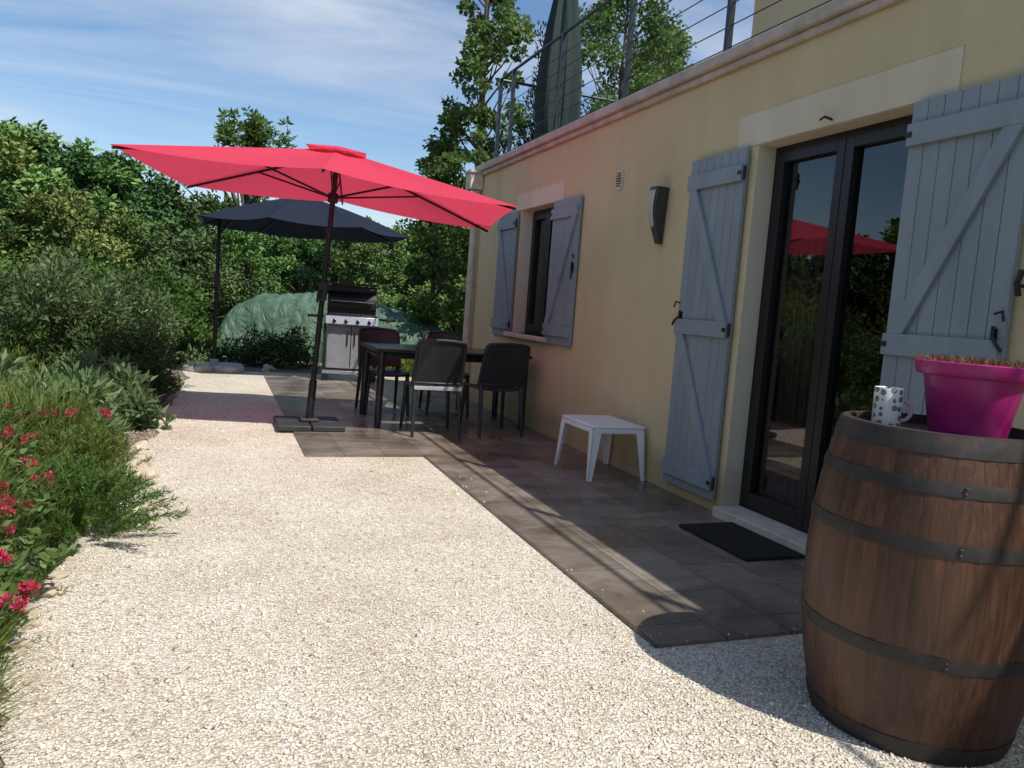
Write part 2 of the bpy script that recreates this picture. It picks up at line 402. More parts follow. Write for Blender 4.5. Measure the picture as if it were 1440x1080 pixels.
curtain(3.42,3.9,.08,2.25); curtain(6.9,7.2,1.0,2.2); curtain(7.5,7.78,1.0,2.2)
b.obj("curtains",CURT,house)
def shuttermat():
    m,nt,b=newmat("shutter_paint"); c=objco(nt)
    n=noise(nt,mapping(nt,c,(1,1,.25)),6,6,.65); 
    L(nt,ramp(nt,n,[(.3,(.215,.262,.292)),(.55,(.26,.308,.338)),(.75,(.30,.347,.373))]),b.inputs["Base Color"])
    b.inputs["Roughness"].default_value=.55; bump(nt,noise(nt,mapping(nt,c,(40,40,3)),3,5),.15,.004,b); return m
SHUT=shuttermat(); IRON=simple("black_iron",(.012,.012,.013),.45)
def shutter(name,hy,fy,z0,z1,rails,latch=True):
    """hinge at y=hy, free edge fy (world), lies against wall"""
    e=empty(name,(2.985,hy,0),parent=house); sg=1 if fy>hy else -1; W=abs(fy-hy)
    m=MB(); nb=max(4,round(W/.085)); bw=W/nb
    for i in range(nb): m.bx(-.026,0,sg*(i*bw+.0015),sg*((i+1)*bw-.0015),z0,z1)
    m.bx(-.006,-.001,sg*.01,sg*(W-.01),z0+.005,z1-.005)
    m.obj("boards",SHUT,e,bevel=.004,smooth=False)
    k=MB(); rh=.1
    for z in rails: k.bx(-.052,-.0265,sg*.004,sg*(W-.004),z-rh/2,z+rh/2)
    for a,bz in zip(rails[:-1],rails[1:]):
        p0=Vector((-.039,sg*.05,a+rh/2)); p1=Vector((-.039,sg*(W-.05),bz-rh/2))
        vs=[]
        for X in(-.051,-.027):
            vs+=[(X,p0.y-sg*0.03,p0.z),(X,p0.y+sg*.06,p0.z),(X,p1.y+sg*.03,p1.z),(X,p1.y-sg*.06,p1.z)]
        k.add(vs,[(0,1,2,3),(7,6,5,4),(0,4,5,1),(1,5,6,2),(2,6,7,3),(3,7,4,0)])
    k.obj("braces",SHUT,e,bevel=.003,smooth=False)
    h=MB()
    for z in rails:
        h.cyl((-.03,-sg*.004,z-.04),(-.03,-sg*.004,z+.04),.010,n=10); h.bx(-.056,-.0525,sg*.0,sg*.035,z-.012,z+.012)
    zm=(z0+z1)/2+.02
    if latch:
        h.bx(-.034,-.0265,sg*(W-.055),sg*(W-.03),zm-.03,zm+.06); h.cyl((-.042,sg*(W-.04),zm-.09),(-.042,sg*(W-.04),zm+.07),.008,n=8)
        h.tube([(-.045,sg*(W-.04),zm+.03),(-.06,sg*(W-.01),zm+.0),(-.055,sg*(W+.015),zm-.03)],.008,8)
        h.tube([(-.045,sg*(W-.04),zm+.12),(-.055,sg*(W+.0),zm+.13),(-.055,sg*(W+.01),zm+.09)],.006,8)
    h.obj("ironwork",IRON,e)
    return e
shutter("door_shutter_far",dy1+.05,dy1+.63,.09,2.285,[.2,1.17,2.13])
shutter("door_shutter_near",dy0+.02,dy0-.57,.09,2.285,[.2,1.17,2.13])
shutter("window_shutter_far",wy1+.03,wy1+.58,.90,2.25,[1.03,2.12],False)
shutter("window_shutter_near",wy0-.02,wy0-.60,.90,2.25,[1.03,2.12])
b=MB()
b.tube([(3.0,2.135,1.44),(2.93,2.135,1.44)],.008,8); b.tube([(2.93,2.135,1.40),(2.915,2.135,1.45),(2.935,2.135,1.5)],.012,8)
b.tube([(3.0,3.33,2.32),(2.95,3.33,2.325)],.006,8); b.tube([(2.95,3.37,2.32),(2.945,3.33,2.33),(2.95,3.29,2.31)],.006,8)
b.obj("shutter_stays",IRON,house)
# oval vent
b=MB(); n=28
ov=[(5.64+.058*math.cos(2*math.pi*k/n)*1.0,2.30+.082*math.copysign(abs(math.sin(2*math.pi*k/n))**.8,math.sin(2*math.pi*k/n))) for k in range(n)]
vs=[(2.983,y,z) for y,z in ov]+[(2.999,y,z) for y,z in ov]
b.add(vs,[tuple(range(n))[::-1]]+[(k,(k+1)%n,(k+1)%n+n,k+n) for k in range(n)])
b.obj("vent_plate",simple("vent",(.66,.57,.43),.7),house,bevel=.003)
b=MB()
for i,wd_ in enumerate((.03,.038,.041,.041,.038,.03)): b.bx(2.979,2.982,5.64-wd_,5.64+wd_,2.247+i*.02,2.256+i*.02)
b.obj("vent_slots",DARK,house,smooth=False)
PIPE=simple("downpipe_paint",(.62,.54,.42),.6)
b=MB(); b.tube([(2.93,9.25,2.62),(2.93,9.25,0.0)],.042,14); 
for z in(.5,1.5,2.4): b.tube([(2.93,9.25,z),(2.93,9.25,z+.03)],.049,14)
b.box((2.91,9.28,2.73),(.16,.2,.2)); b.box((2.91,9.28,2.84),(.2,.24,.03))
b.obj("downpipe",PIPE,house)
LAMPG=simple("sconce_grey",(.06,.062,.066),.4,metal=.4)
LAMPD=simple("sconce_face",(.46,.43,.38),.5)
b=MB(); vs=[];fs=[]
n=16
for i in range(n+1):
    t=i/n; z=2.15-.40*t; wd=.062*(1-.6*t); xo=2.90-.05*math.sin(math.pi*t)*.6+.06*t
    vs+=[(xo,4.93-wd,z),(xo-.012,4.93,z),(xo,4.93+wd,z),(2.995,4.93+wd*.8,z),(2.995,4.93-wd*.8,z)]
for i in range(n):
    for k in range(5):
        k2=(k+1)%5; fs.append((i*5+k,i*5+k2,(i+1)*5+k2,(i+1)*5+k))
fs.append((0,1,2,3,4)); fs.append((n*5+4,n*5+3,n*5+2,n*5+1,n*5))
b.add(vs,fs)
lamp=b.obj("wall_lamp",LAMPG,None,bevel=.003)
b=MB()
vs=[];fs=[]
for i in range(n+1):
    t=i/n; z=2.125-.34*t; wd=.042*(1-.65*t); xo=2.90-.05*math.sin(math.pi*t)*.6+.06*t-.016
    vs+=[(xo+.006,4.93-wd,z),(xo-.003,4.93,z),(xo+.006,4.93+wd,z)]
for i in range(n): fs+=[(i*3,i*3+1,i*3+4,i*3+3),(i*3+1,i*3+2,i*3+5,i*3+4)]
b.add(vs,fs); b.obj("diffuser",LAMPD,lamp)
RAIL=simple("railing_steel",(.03,.04,.05),.4,metal=.4)
b=MB(); rx=3.14; zt=3.98
for y in (9.2,8.75-.0,7.35,5.95,4.55,3.15,1.75,.35,-1.05):
    b.bx(rx-.02,rx+.02,y-.02,y+.02,ZT+.075,zt)
    b.bx(rx-.05,rx+.05,y-.05,y+.05,ZT+.0755,ZT+.085)
b.tube([(rx,9.22,zt),(rx,-2,zt)],.017,10)
b.tube([(rx,9.22,zt),(9,9.22,zt)],.017,10)
for x in(4.6,6.1,7.6): b.bx(x-.02,x+.02,9.2-.02,9.2+.02,ZT+.075,zt)
for k in range(6):
    z=ZT+.2+k*.145; b.tube([(rx,9.22,z),(rx,-2,z)],.004,6); b.tube([(rx,9.22,z),(9,9.22,z)],.004,6)
b.obj("terrace_railing",RAIL)

GREENC=simple("dark_green_canvas",(.014,.034,.032),.85,scale=20,bs=.3)
cp=empty("closed_parasol",(3.72,8.75,2.88))
b=MB(); vs=[];fs=[];n=40;prof=[(.10,.42),(.2,.36),(.255,.7),(.235,1.2),(.18,1.7),(.11,2.15),(.05,2.55),(.012,2.7)]
for r_,z in prof:
    for k in range(n):
        a=2*math.pi*k/n; rr=r_*(1+.16*math.cos(8*a+z)); vs.append((rr*math.cos(a),rr*math.sin(a),z+.03*math.cos(8*a)*(z<.6)))
for i in range(len(prof)-1):
    for k in range(n): fs.append((i*n+k,i*n+(k+1)%n,(i+1)*n+(k+1)%n,(i+1)*n+k))
b.add(vs,fs); b.obj("folded_canvas",GREENC,cp)
b=MB(); b.cyl((0,0,0),(0,0,2.8),.022); b.lathe([(0,.0),(.28,.0),(.28,.06),(.05,.09),(.035,.3),(0,.3)],(0,0,0),24); b.obj("pole",RAIL,cp)

# ---------------------------------------------------------------- parasols
def fabric(name,col,trans=.45):
    m,nt,b=newmat(name); c=objco(nt)
    n=noise(nt,c,300,2); n2=noise(nt,c,1.5,4)
    x=ramp(nt,n2,[(.3,tuple(q*.93 for q in col)),(.7,col)])
    L(nt,x,b.inputs["Base Color"]); b.inputs["Roughness"].default_value=.85; b.inputs["Specular IOR Level"].default_value=.15
    n1=bump(nt,noise(nt,mapping(nt,c,(2,5,1)),2.5,3,.5,1.0),.35,.03,None); bump(nt,n,.1,.002,b,n1)
    t=N(nt,"ShaderNodeBsdfTranslucent"); L(nt,x,t.inputs[0])
    mx=N(nt,"ShaderNodeMixShader"); mx.inputs[0].default_value=trans
    L(nt,b.outputs[0],mx.inputs[1]); L(nt,t.outputs[0],mx.inputs[2]); L(nt,mx.outputs[0],nt.nodes["Material Output"].inputs[0]); return m
BLK=simple("black_powdercoat",(.012,.012,.013),.4)
def canopy(mb,ends,apex,sag=.05,rings=14,sub=14,f0=0,f1=1,mi=0,edge_in=.04,bell=.0):
    k=len(ends); A=Vector(apex)
    for i in range(k):
        e0=Vector(ends[i]);e1=Vector(ends[(i+1)%k]); vs=[];fs=[]
        for a in range(rings+1):
            t=f0+(f1-f0)*a/rings
            for s_ in range(sub+1):
                s=s_/sub; w_=4*s*(1-s)
                E=e0.lerp(e1,s); E=E+(Vector((A.x,A.y,E.z))-E)*edge_in*w_
                P=A.lerp(E,t); P.z+= bell*math.sin(math.pi*t) - sag*w_*math.sin(math.pi*t*.75)*(.6+.4*t)
                vs.append(P)
        for a in range(rings):
            for s_ in range(sub):
                o=a*(sub+1)+s_; fs.append((o,o+sub+1,o+sub+2,o+1))
        mb.add(vs,fs,mi)
RED=fabric("red_canvas",(.84,.08,.145),.42)
up=empty("red_parasol",(.80,7.03,.014)); tilt=empty("tilted_frame",(0,0,0),parent=up)
tilt.rotation_mode='XYZ'; tilt.rotation_euler=(0,math.radians(3.2),math.radians(-12.7))
hx,hy=1.5,1.0; ez=2.07; az_=2.46
ends=[(-hx,-hy,ez),(0,-hy,ez+.06),(hx,-hy,ez),(hx,hy,ez),(0,hy,ez+.06),(-hx,hy,ez)]
b=MB(); canopy(b,ends,(0,0,az_),sag=.045,f0=.07); 
ends2=[(x*.17,y*.2,az_-.028) for x,y,z in ends]; canopy(b,ends2,(0,0,az_+.03),sag=.008,rings=4,sub=6)
b.obj("canopy",RED,tilt,angle=25)
b=MB()
for e_ in ends:
    E=Vector(e_); b.beam((0,0,az_-.045),(E.x*.99,E.y*.99,E.z-.02),.014,.02)
    mid=Vector((0,0,az_-.045)).lerp(Vector((E.x,E.y,E.z-.02)),.5); b.beam((0,0,az_-.42),mid,.012,.016)
b.cyl((0,0,az_-.08),(0,0,az_-.02),.05,n=16); b.cyl((0,0,az_-.46),(0,0,az_-.38),.045,n=16)
b.obj("ribs",BLK,tilt)
b=MB(); b.cyl((0,0,.05),(0,0,az_-.04),.024,n=16); b.cyl((0,0,.02),(0,0,.42),.034,n=16)
b.box((0,-.03,1.22),(.075,.09,.16)); b.beam((0,-.08,1.22),(-.02,-.17,1.22),.015,.015); b.cyl((-.02,-.17,1.22),(-.02,-.17,1.12),.012)
b.obj("pole",BLK,tilt,bevel=.004)
b=MB()
for a in(-1,1):
    for c in(-1,1): b.box((a*.145,c*.145,.025),(.28,.28,.05))
b.box((0,0,.065),(.16,.16,.03)); b.obj("base_slab",simple("cast_base",(.03,.03,.032),.6,bs=.2),up,bevel=.01)

NAVY=fabric("navy_canvas",(.018,.025,.042),.12)
nv=empty("navy_parasol",(0,0,0)); cxn,cyn=1.12,11.45
oc=[(cxn+1.5*math.cos(math.radians(22.5+45*i)),cyn+1.5*math.sin(math.radians(22.5+45*i)),2.10) for i in range(8)]
b=MB(); canopy(b,oc,(cxn,cyn,2.58),sag=.05,f0=.08,bell=.03); canopy(b,[(cxn+(x-cxn)*.16,cyn+(y-cyn)*.16,2.565) for x,y,z in oc],(cxn,cyn,2.64),sag=.01,rings=3,sub=5)
b.obj("canopy",NAVY,nv,angle=25)
b=MB()
for x,y,z in oc: b.beam((cxn,cyn,2.53),(x,y,z-.02),.014,.02); b.beam((cxn,cyn,2.2),((x+cxn)/2,(y+cyn)/2,2.33),.012,.014)
b.obj("ribs",BLK,nv)
mx_,my_=-.02,11.95
b=MB(); b.tube([(mx_,my_,.05),(mx_,my_,2.2)],.028,14)
arc=[]
for i in range(13):
    t=i/12; arc.append((mx_+(cxn-mx_)*t,my_+(cyn-my_)*t,1.95+.85*math.sin(t*math.pi*.55)))
b.tube(arc,.018,10); b.cyl((cxn,cyn,2.5),(cxn,cyn,2.8),.02)
b.box((mx_,my_,1.3),(.09,.09,.2))
b.obj("mast",BLK,nv)
CONC=simple("concrete",(.46,.44,.40),.85,bs=.4,bscale=40)
b=MB()
for i in range(4):
    a=math.radians(45+90*i); b.lathe([(0,0),(.21,0),(.22,.02),(.22,.07),(.205,.085),(0,.085)],(mx_+.27*math.cos(a),my_-.05+.27*math.sin(a),0),28)
b.cyl((mx_,my_,0),(mx_,my_,.16),.06)
b.obj("concrete_weights",CONC,nv)

# ---------------------------------------------------------------- table + chairs
TBL=simple("table_resin",(.02,.021,.023),.25,bs=.05)
tb=empty("garden_table",(2.14,7.42,.014))
b=MB(); TW,TD=1.54,.9
b.box((0,0,.725),(TW,TD,.03)); b.box((0,-TD/2+.05,.68),(TW-.1,.025,.06)); b.box((0,TD/2-.05,.68),(TW-.1,.025,.06)); b.box((-TW/2+.05,0,.68),(.025,TD-.13,.06)); b.box((TW/2-.05,0,.68),(.025,TD-.13,.06))
b.obj("table_top",TBL,tb,bevel=.01)
b=MB()
for sx in(-1,1):
    for sy in(-1,1): b.tube([(sx*(TW/2-.06),sy*(TD/2-.06),.71),(sx*(TW/2-.05),sy*(TD/2-.05),0)],[.042,.03],12)
b.obj("legs",TBL,tb)
CH=simple("chair_resin",(.022,.024,.027),.42,bs=.05)
CHG=simple("chair_seat_edge",(.36,.37,.38),.4)
def chair(loc,rot,light=False):
    """seat faces +Y local, backrest at -Y"""
    e=empty("garden_chair",(loc[0],loc[1],.014),(0,0,math.radians(rot)))
    b=MB(); n=12; vs=[];fs=[]
    for i in range(n+1):
        for j in range(n+1):
            x=(i/n-.5); y=(j/n-.5); zz=.44+.02*(abs(x)*2)**3-.012*math.cos(y*3)+(-.02 if j==n else 0)
            vs.append((x*(.44-.03*(.5-y)),y*.43,zz))
    o=(n+1)**2; vs+= [(v[0],v[1],v[2]-.022) for v in vs]
    for i in range(n):
        for j in range(n):
            a=i*(n+1)+j; fs.append((a,a+n+1,a+n+2,a+1)); fs.append((a+o,a+1+o,a+n+2+o,a+n+1+o))
    for i in range(n):
        for a,c in((i*(n+1),(i+1)*(n+1)),((i+1)*(n+1)+n,i*(n+1)+n),(i+1,i),(n*(n+1)+i,n*(n+1)+i+1)): fs.append((a,c,c+o,a+o))
    b.add(vs,fs); b.obj("seat",CH,e,angle=50)
    b=MB()
    def bp(u,v,dy=0):
        w_=.222-.006*v
        return Vector((u*w_,-.215-.12*v+.05*(1-math.cos(u*1.2))+dy, .46+.39*v))
    pts=[bp(-1,0),bp(-1,.4),bp(-1,.85),bp(-.97,.96),bp(-.88,1.01),bp(-.5,1.035),bp(0,1.045),bp(.5,1.035),bp(.88,1.01),bp(.97,.96),bp(1,.85),bp(1,.4),bp(1,0)]
    b.tube(pts,.015,8)
    # solid moulded panel with shallow raised flutes
    n=24; vs=[];fs=[]
    for dy in(-.004,.004):
        for i in range(n+1):
            u=-.99+1.98*i/n
            for v in (0.03,.35,.7,.96 if abs(u)>.93 else 1.02): vs.append(bp(u,v,dy+ (.003 if i%2 else 0)))
    h_=(n+1)*4
    for i in range(n):
        for j in range(3):
            a=i*4+j; fs.append((a,a+1,a+5,a+4)); fs.append((a+h_,a+4+h_,a+5+h_,a+1+h_))
        fs.append((i*4,i*4+4,i*4+4+h_,i*4+h_)); fs.append((i*4+3,i*4+3+h_,i*4+7+h_,i*4+7))
    b.add(vs,fs)
    b.tube([bp(-1,.05),bp(-.5,.05),bp(0,.05),bp(.5,.05),bp(1,.05)],.012,8)
    b.obj("backrest",CH,e,angle=20)
    b=MB()
    for sx in(-1,1):
        b.tube([(sx*.2,.19,.44),(sx*.225,.215,0)],[.022,.014],10); b.tube([(sx*.2,-.2,.47),(sx*.215,-.27,0)],[.022,.014],10)
    b.obj("legs",CH,e)
    if light:
        b=MB(); b.box((0,-.232,.435),(.43,.012,.035)); b.obj("seat_edge",CHG,e,bevel=.004)
    return e
chair((1.86,6.80),-2,True); chair((2.47,6.86),4); chair((1.66,8.02),183); chair((2.36,8.1),176)

WH=simple("white_resin",(.80,.80,.79),.4,var=.03)
st=empty("white_side_table",(2.75,5.13,.014))
b=MB(); sx,sy,h=.43,.56,.40
b.box((0,0,h-.012),(sx,sy,.024)); b.box((0,-sy/2+.012,h-.04),(sx-.02,.02,.04)); b.box((0,sy/2-.012,h-.04),(sx-.02,.02,.04)); b.box((-sx/2+.012,0,h-.04),(.02,sy-.05,.04)); b.box((sx/2-.012,0,h-.04),(.02,sy-.05,.04))
b.obj("top",WH,st,bevel=.012)
b=MB()
for a in(-1,1):
    for c in(-1,1):
        T=Vector((a*(sx/2-.004),c*(sy/2-.004),h-.03)); Bm=Vector((a*(sx/2+.018),c*(sy/2+.018),0)); wt,wb_=.07,.03; tk=.006
        for ax in(0,1):
            dv=Vector((-a,0,0)) if ax==0 else Vector((0,-c,0)); nv_=Vector((0,-c*tk,0)) if ax==0 else Vector((-a*tk,0,0))
            vs=[T,T+dv*wt,Bm,Bm+dv*wb_]; vs=vs+[v+nv_ for v in vs]
            b.add(vs,[(0,1,3,2),(4,6,7,5),(0,4,5,1),(2,3,7,6),(0,2,6,4),(1,5,7,3)])
b.obj("legs",WH,st,smooth=False)

def matm():
    m,nt,b=newmat("doormat_coir"); c=objco(nt); n=noise(nt,c,240,3)
    L(nt,ramp(nt,n,[(.35,(.006,.006,.006)),(.7,(.03,.028,.026))]),b.inputs["Base Color"]); b.inputs["Roughness"].default_value=1
    bump(nt,n,1,.01,b); return m
b=MB(); b.box((2.735,3.40,.024),(.38,.62,.018)); b.obj("doormat",matm(),bevel=.006,smooth=False)

# ---------------------------------------------------------------- barrel
bc=(2.10,1.72); BH=.945
def barmat():
    m,nt,b=newmat("barrel_oak"); c=objco(nt)
    a=N(nt,"ShaderNodeAttribute"); a.attribute_name="lv"
    base=ramp(nt,a.outputs["Fac"],[(0,(.058,.026,.015)),(.5,(.074,.034,.019)),(1,(.094,.044,.025))])
    gr=noise(nt,mapping(nt,c,(22,22,1.4)),2.2,8,.65,1.2); st=noise(nt,mapping(nt,c,(4,4,1.0)),2.2,7,.65)
    fine=noise(nt,mapping(nt,c,(60,60,2)),3,5,.6)
    x=mulcol(nt,base,ramp(nt,gr,[(.25,(.5,.48,.46)),(.5,(.92,.9,.88)),(.75,(1.5,1.4,1.3))]))
    x=mulcol(nt,x,ramp(nt,st,[(.3,(.5,.46,.44)),(.5,(1,.97,.94)),(.72,(1.5,1.4,1.3))]))
    x=mulcol(nt,x,ramp(nt,fine,[(.35,(.8,.8,.8)),(.65,(1.15,1.15,1.15))]))
    sc=noise(nt,mapping(nt,c,(9,9,5)),7,6,.75); 
    mxn=N(nt,"ShaderNodeMix",data_type='RGBA'); L(nt,ramp(nt,sc,[(.64,(0,0,0)),(.76,(.5,.5,.5))]),mxn.inputs[0]); L(nt,x,mxn.inputs[6]); mxn.inputs[7].default_value=(.24,.17,.115,1)
    L(nt,mxn.outputs[2],b.inputs["Base Color"]); L(nt,ramp(nt,gr,[(.3,(.35,.35,.35)),(.7,(.55,.55,.55))]),b.inputs["Roughness"])
    bump(nt,gr,.25,.006,b); return m
OAK=barmat()
def hoopmat():
    m,nt,b=newmat("hoop_steel"); c=objco(nt); n=noise(nt,c,9,7,.7)
    L(nt,ramp(nt,n,[(.35,(.018,.016,.016)),(.55,(.036,.031,.029)),(.72,(.085,.045,.028))]),b.inputs["Base Color"])
    b.inputs["Roughness"].default_value=.6; b.inputs["Metallic"].default_value=.15; bump(nt,noise(nt,c,60,5,.6),.25,.004,b); return m
HOOP=hoopmat()
def brad(z): 
    t=(z/BH-.5)*2; return .345-.062*abs(t)**2.1
barrel=empty("wine_barrel",(bc[0],bc[1],.0))
V=[];F=[];lvs=[];ns=27; rg=np.random.default_rng(5)
wd=rg.uniform(.7,1.3,ns); wd=wd/wd.sum()*2*math.pi; a0=0
for s_ in range(ns):
    val=rg.uniform(0,1); nz=22; sub=5
    o=len(V)
    for i in range(nz+1):
        z=BH*i/nz; R_=brad(z)
        for k in range(sub+1):
            t=k/sub; a=a0+.0009+(wd[s_]-.0018)*t; d=0 if 0<k<sub else .0014
            V.append(((R_-d)*math.cos(a),(R_-d)*math.sin(a),z))
    for i in range(nz):
        for k in range(sub):
            F.append((o+i*(sub+1)+k,o+i*(sub+1)+k+1,o+(i+1)*(sub+1)+k+1,o+(i+1)*(sub+1)+k)); lvs.append(val)
    a0+=wd[s_]
me=np_mesh("staves",np.array(V),np.array(F),4,np.array(lvs),[OAK])
me.polygons.foreach_set("use_smooth",[True]*len(F))
add_obj("staves",me,barrel)
b=MB(); prof=[(brad(BH*i/22)-.004,BH*i/22) for i in range(23)]
b.lathe(prof,(0,0,0),64); b.obj("gap_core",simple("gap_dark",(.01,.007,.005),.9),barrel)
b=MB()
b.lathe([(brad(BH)-.001,BH),(brad(BH)-.026,BH+.001),(brad(BH)-.028,BH-.03),(0,BH-.03)],(0,0,0),64)
b.obj("barrel_head",simple("head_wood",(.05,.038,.032),.45,bs=.2,scale=4),barrel)
b=MB()
def hoop(z,w_):
    z0,z1=z-w_/2,z+w_/2
    pr=[(brad(z0)-.004,z0),(brad(z0)+.0025,z0),(brad(z)+.004,z),(brad(z1)+.0025,z1),(brad(z1)-.004,z1)]
    b.lathe(pr,(0,0,0),72)
for z,w_ in((.915,.055),(.80,.038),(.635,.04),(.315,.04),(.03,.055)): hoop(z,w_)
for z in(.80,.635,.315):
    aa=-2.2
    R_=brad(z)+.0042
    for q in(-.008,.008): b.lathe([(0,.004),(.004,.002),(.006,0)],(R_*math.cos(aa),R_*math.sin(aa),z+q),8)
b.obj("hoops",HOOP,barrel,angle=50)

POT=simple("magenta_plastic",(.36,.012,.16),.38,var=.06)
pot=empty("magenta_plant_pot",(2.195,1.705,BH-.028)); pot.scale=(1.05,1.05,1.08)
b=MB(); b.lathe([(0,0),(.10,0),(.104,.006),(.132,.165),(.150,.168),(.156,.176),(.160,.205),(.155,.208),(.147,.205),(.143,.175),(.138,.17)],(0,0,0),56); b.obj("pot",POT,pot,angle=40)
b=MB(); vs=[(0,0,.19)];n=40
for ring,rr in((1,.07),(2,.142)):
    for k in range(n): vs.append((rr*math.cos(2*math.pi*k/n),rr*math.sin(2*math.pi*k/n),.19+random.uniform(-.008,.008)))
fs=[(0,1+k,1+(k+1)%n) for k in range(n)]+[(1+k,1+n+k,1+n+(k+1)%n,1+(k+1)%n) for k in range(n)]
b.add(vs,fs); b.obj("potting_soil",SOIL,pot)
rg=np.random.default_rng(3); n=1300
rr=.14*np.sqrt(rg.uniform(0,1,n)); aa=rg.uniform(0,6.28,n); P=np.stack([rr*np.cos(aa),rr*np.sin(aa),np.full(n,.192)],1)
D=np.stack([np.cos(aa)*rr*4,np.sin(aa)*rr*4,np.full(n,.7)],1)+rg.normal(size=(n,3))*.5
Vv,Ff=leafgeo(P,D,.036,.005,rg); DRY=foliage("dry_sprigs",[(0,(.10,.06,.03)),(.6,(.28,.17,.08)),(.9,(.35,.12,.08)),(1,(.1,.13,.04))],.15)
add_obj("dry_plant",np_mesh("dry_plant",Vv,Ff,4,rg.uniform(0,1,n),[DRY]),pot)
def mugmat():
    m,nt,b=newmat("mug_glaze"); c=objco(nt)
    v=N(nt,"ShaderNodeTexVoronoi"); v.inputs["Scale"].default_value=42; v.inputs["Randomness"].default_value=.55; L(nt,c,v.inputs["Vector"])
    L(nt,ramp(nt,v.outputs["Distance"],[(.36,(.2,.19,.21)),(.39,(.8,.8,.78))]),b.inputs["Base Color"]); b.inputs["Roughness"].default_value=.2; return m
mug=empty("spotted_mug",(2.015,1.85,BH-.028)); mug.scale=(1.05,1.05,1.1)
b=MB(); b.lathe([(0,0),(.036,0),(.041,.006),(.0425,.11),(.0415,.113),(.039,.11),(.0375,.01),(0,.008)],(0,0,0),40); b.obj("cup",mugmat(),mug,angle=50)
b=MB(); d=Vector((.75,-.66,0)).normalized()
pts=[]
for i in range(13):
    a=math.radians(-85+170*i/12); pts.append(d*(.038+.028*math.cos(a))+Vector((0,0,.05+.03*math.sin(a))))
b.tube(pts,.006,10); b.obj("handle",simple("mug_handle",(.6,.38,.45),.25,var=.03),mug)

# ---------------------------------------------------------------- grill
STEEL=simple("stainless_steel",(.5,.5,.51),.35,metal=.8,var=.08)
PAN=simple("light_grey_panel",(.24,.24,.25),.45,var=.12)
gr=empty("barbecue_grill",(1.80,11.15,.014),(0,0,math.radians(-8)))
b=MB()
b.box((0,0,.48),(.66,.44,.62)); b.obj("cabinet",PAN,gr,bevel=.01,smooth=False)
b=MB()
b.box((0,0,.86),(.72,.48,.14)); b.box((-.0,.0,.14),(.8,.5,.04))
for a in(-1,1):
    for c in(-1,1): b.box((a*.36,c*.22,.44),(.04,.04,.72)); 
    b.tube([(a*.33,-.26,.05),(a*.33,-.22,.05)],.05,16); b.tube([(a*.33,.22,.05),(a*.33,.26,.05)],.05,16)
b.box((0,-.222,.5),(.012,.008,.6)); b.box((-.05,-.235,.6),(.015,.015,.2)); b.box((.05,-.235,.6),(.015,.015,.2))
b.obj("frame",BLK,gr,bevel=.005)
b=MB(); b.box((0,-.265,.85),(.72,.05,.12),rot=Matrix.Rotation(math.radians(-15),3,'X')); b.box((0,-.255,.12),(.76,.02,.05))
b.obj("control_panel",STEEL,gr,bevel=.006)
b=MB(); b.box((.50,0,.89),(.22,.44,.03)); b.box((-.50,0,.89),(.22,.44,.03)); b.obj("side_shelves",BLK,gr,bevel=.006)
b=MB()
for x in(-.24,-.08,.08,.24): b.cyl((x,-.285,.85),(x,-.325,.84),.026,.022,n=16)
b.obj("knobs",BLK,gr)
b=MB(); vs=[];fs=[];n=12
for i in range(n+1):
    a=math.radians(-10+110*i/n); y=.27-.19*math.cos(a)*1.0+.12; z=1.12+.24*math.sin(a)-.06
    for x in(-.35,.35): vs.append((x,y,z))
for i in range(n): fs.append((2*i,2*i+1,2*i+3,2*i+2))
b.add(vs,fs)
for x in(-.35,.35):
    ps=[v for v in vs if v[0]==x]; b.add(ps+[(x,.42,.95)],[tuple(range(len(ps)+1))])
b.box((0,.2,1.37),(.72,.03,.03)); b.cyl((-.3,.1,1.30),(.3,.1,1.30),.013)
b.box((0,.30,1.14),(.70,.02,.42)); 
b.obj("open_lid",BLK,gr,angle=50)
b=MB(); 
for i in range(16): b.cyl((-.3+.04*i,-.2,.945),(-.3+.04*i,.2,.945),.005,n=6)
b.box((0,.12,1.12),(.6,.12,.008)); b.obj("grates",STEEL,gr)

# ---------------------------------------------------------------- tarp covered car
from mathutils import noise as mn
def tarpmat():
    m,nt,b=newmat("green_tarpaulin"); c=objco(nt); n=noise(nt,c,2.2,6,.6,.5)
    L(nt,ramp(nt,n,[(.3,(.050,.105,.062)),(.7,(.10,.175,.11))]),b.inputs["Base Color"]); b.inputs["Roughness"].default_value=.5
    bump(nt,noise(nt,mapping(nt,c,(2.2,2.2,.8)),1.8,6,.55,1.5),.9,.14,b); return m
b=MB(); NX,NY=110,50; vs=[];fs=[]
def prof_h(s):
    pts=[(-1,.0),(-.97,.6),(-.9,.92),(-.75,1.10),(-.5,1.18),(-.1,1.24),(.2,1.2),(.42,1.0),(.62,.80),(.85,.62),(.95,.45),(1,0)]
    return float(np.interp(s,[q[0] for q in pts],[q[1] for q in pts]))
for i in range(NX+1):
    s=i/NX*2-1
    for j in range(NY+1):
        a=j/NY*2-1
        yy=.88*math.copysign(min(1,abs(a)*1.45),a); zz=1-max(0,(abs(a)-.62)/.38)
        hh=prof_h(s); crown=1-.22*(abs(yy)/.88)**2.2
        z=hh*crown*zz; flare=(1-zz)*.16
        nn=mn.noise(Vector((s*5,a*4,0)))*.11+mn.noise(Vector((s*16,a*3,2)))*.07+mn.noise(Vector((s*30,a*2,5)))*.02
        vs.append((s*2.25+nn*.4, yy+math.copysign(flare,a)+nn*(1-zz+.3), max(0,z+nn*.9*(.3+zz*.7))))
for i in range(NX):
    for j in range(NY): o=i*(NY+1)+j; fs.append((o,o+NY+1,o+NY+2,o+1))
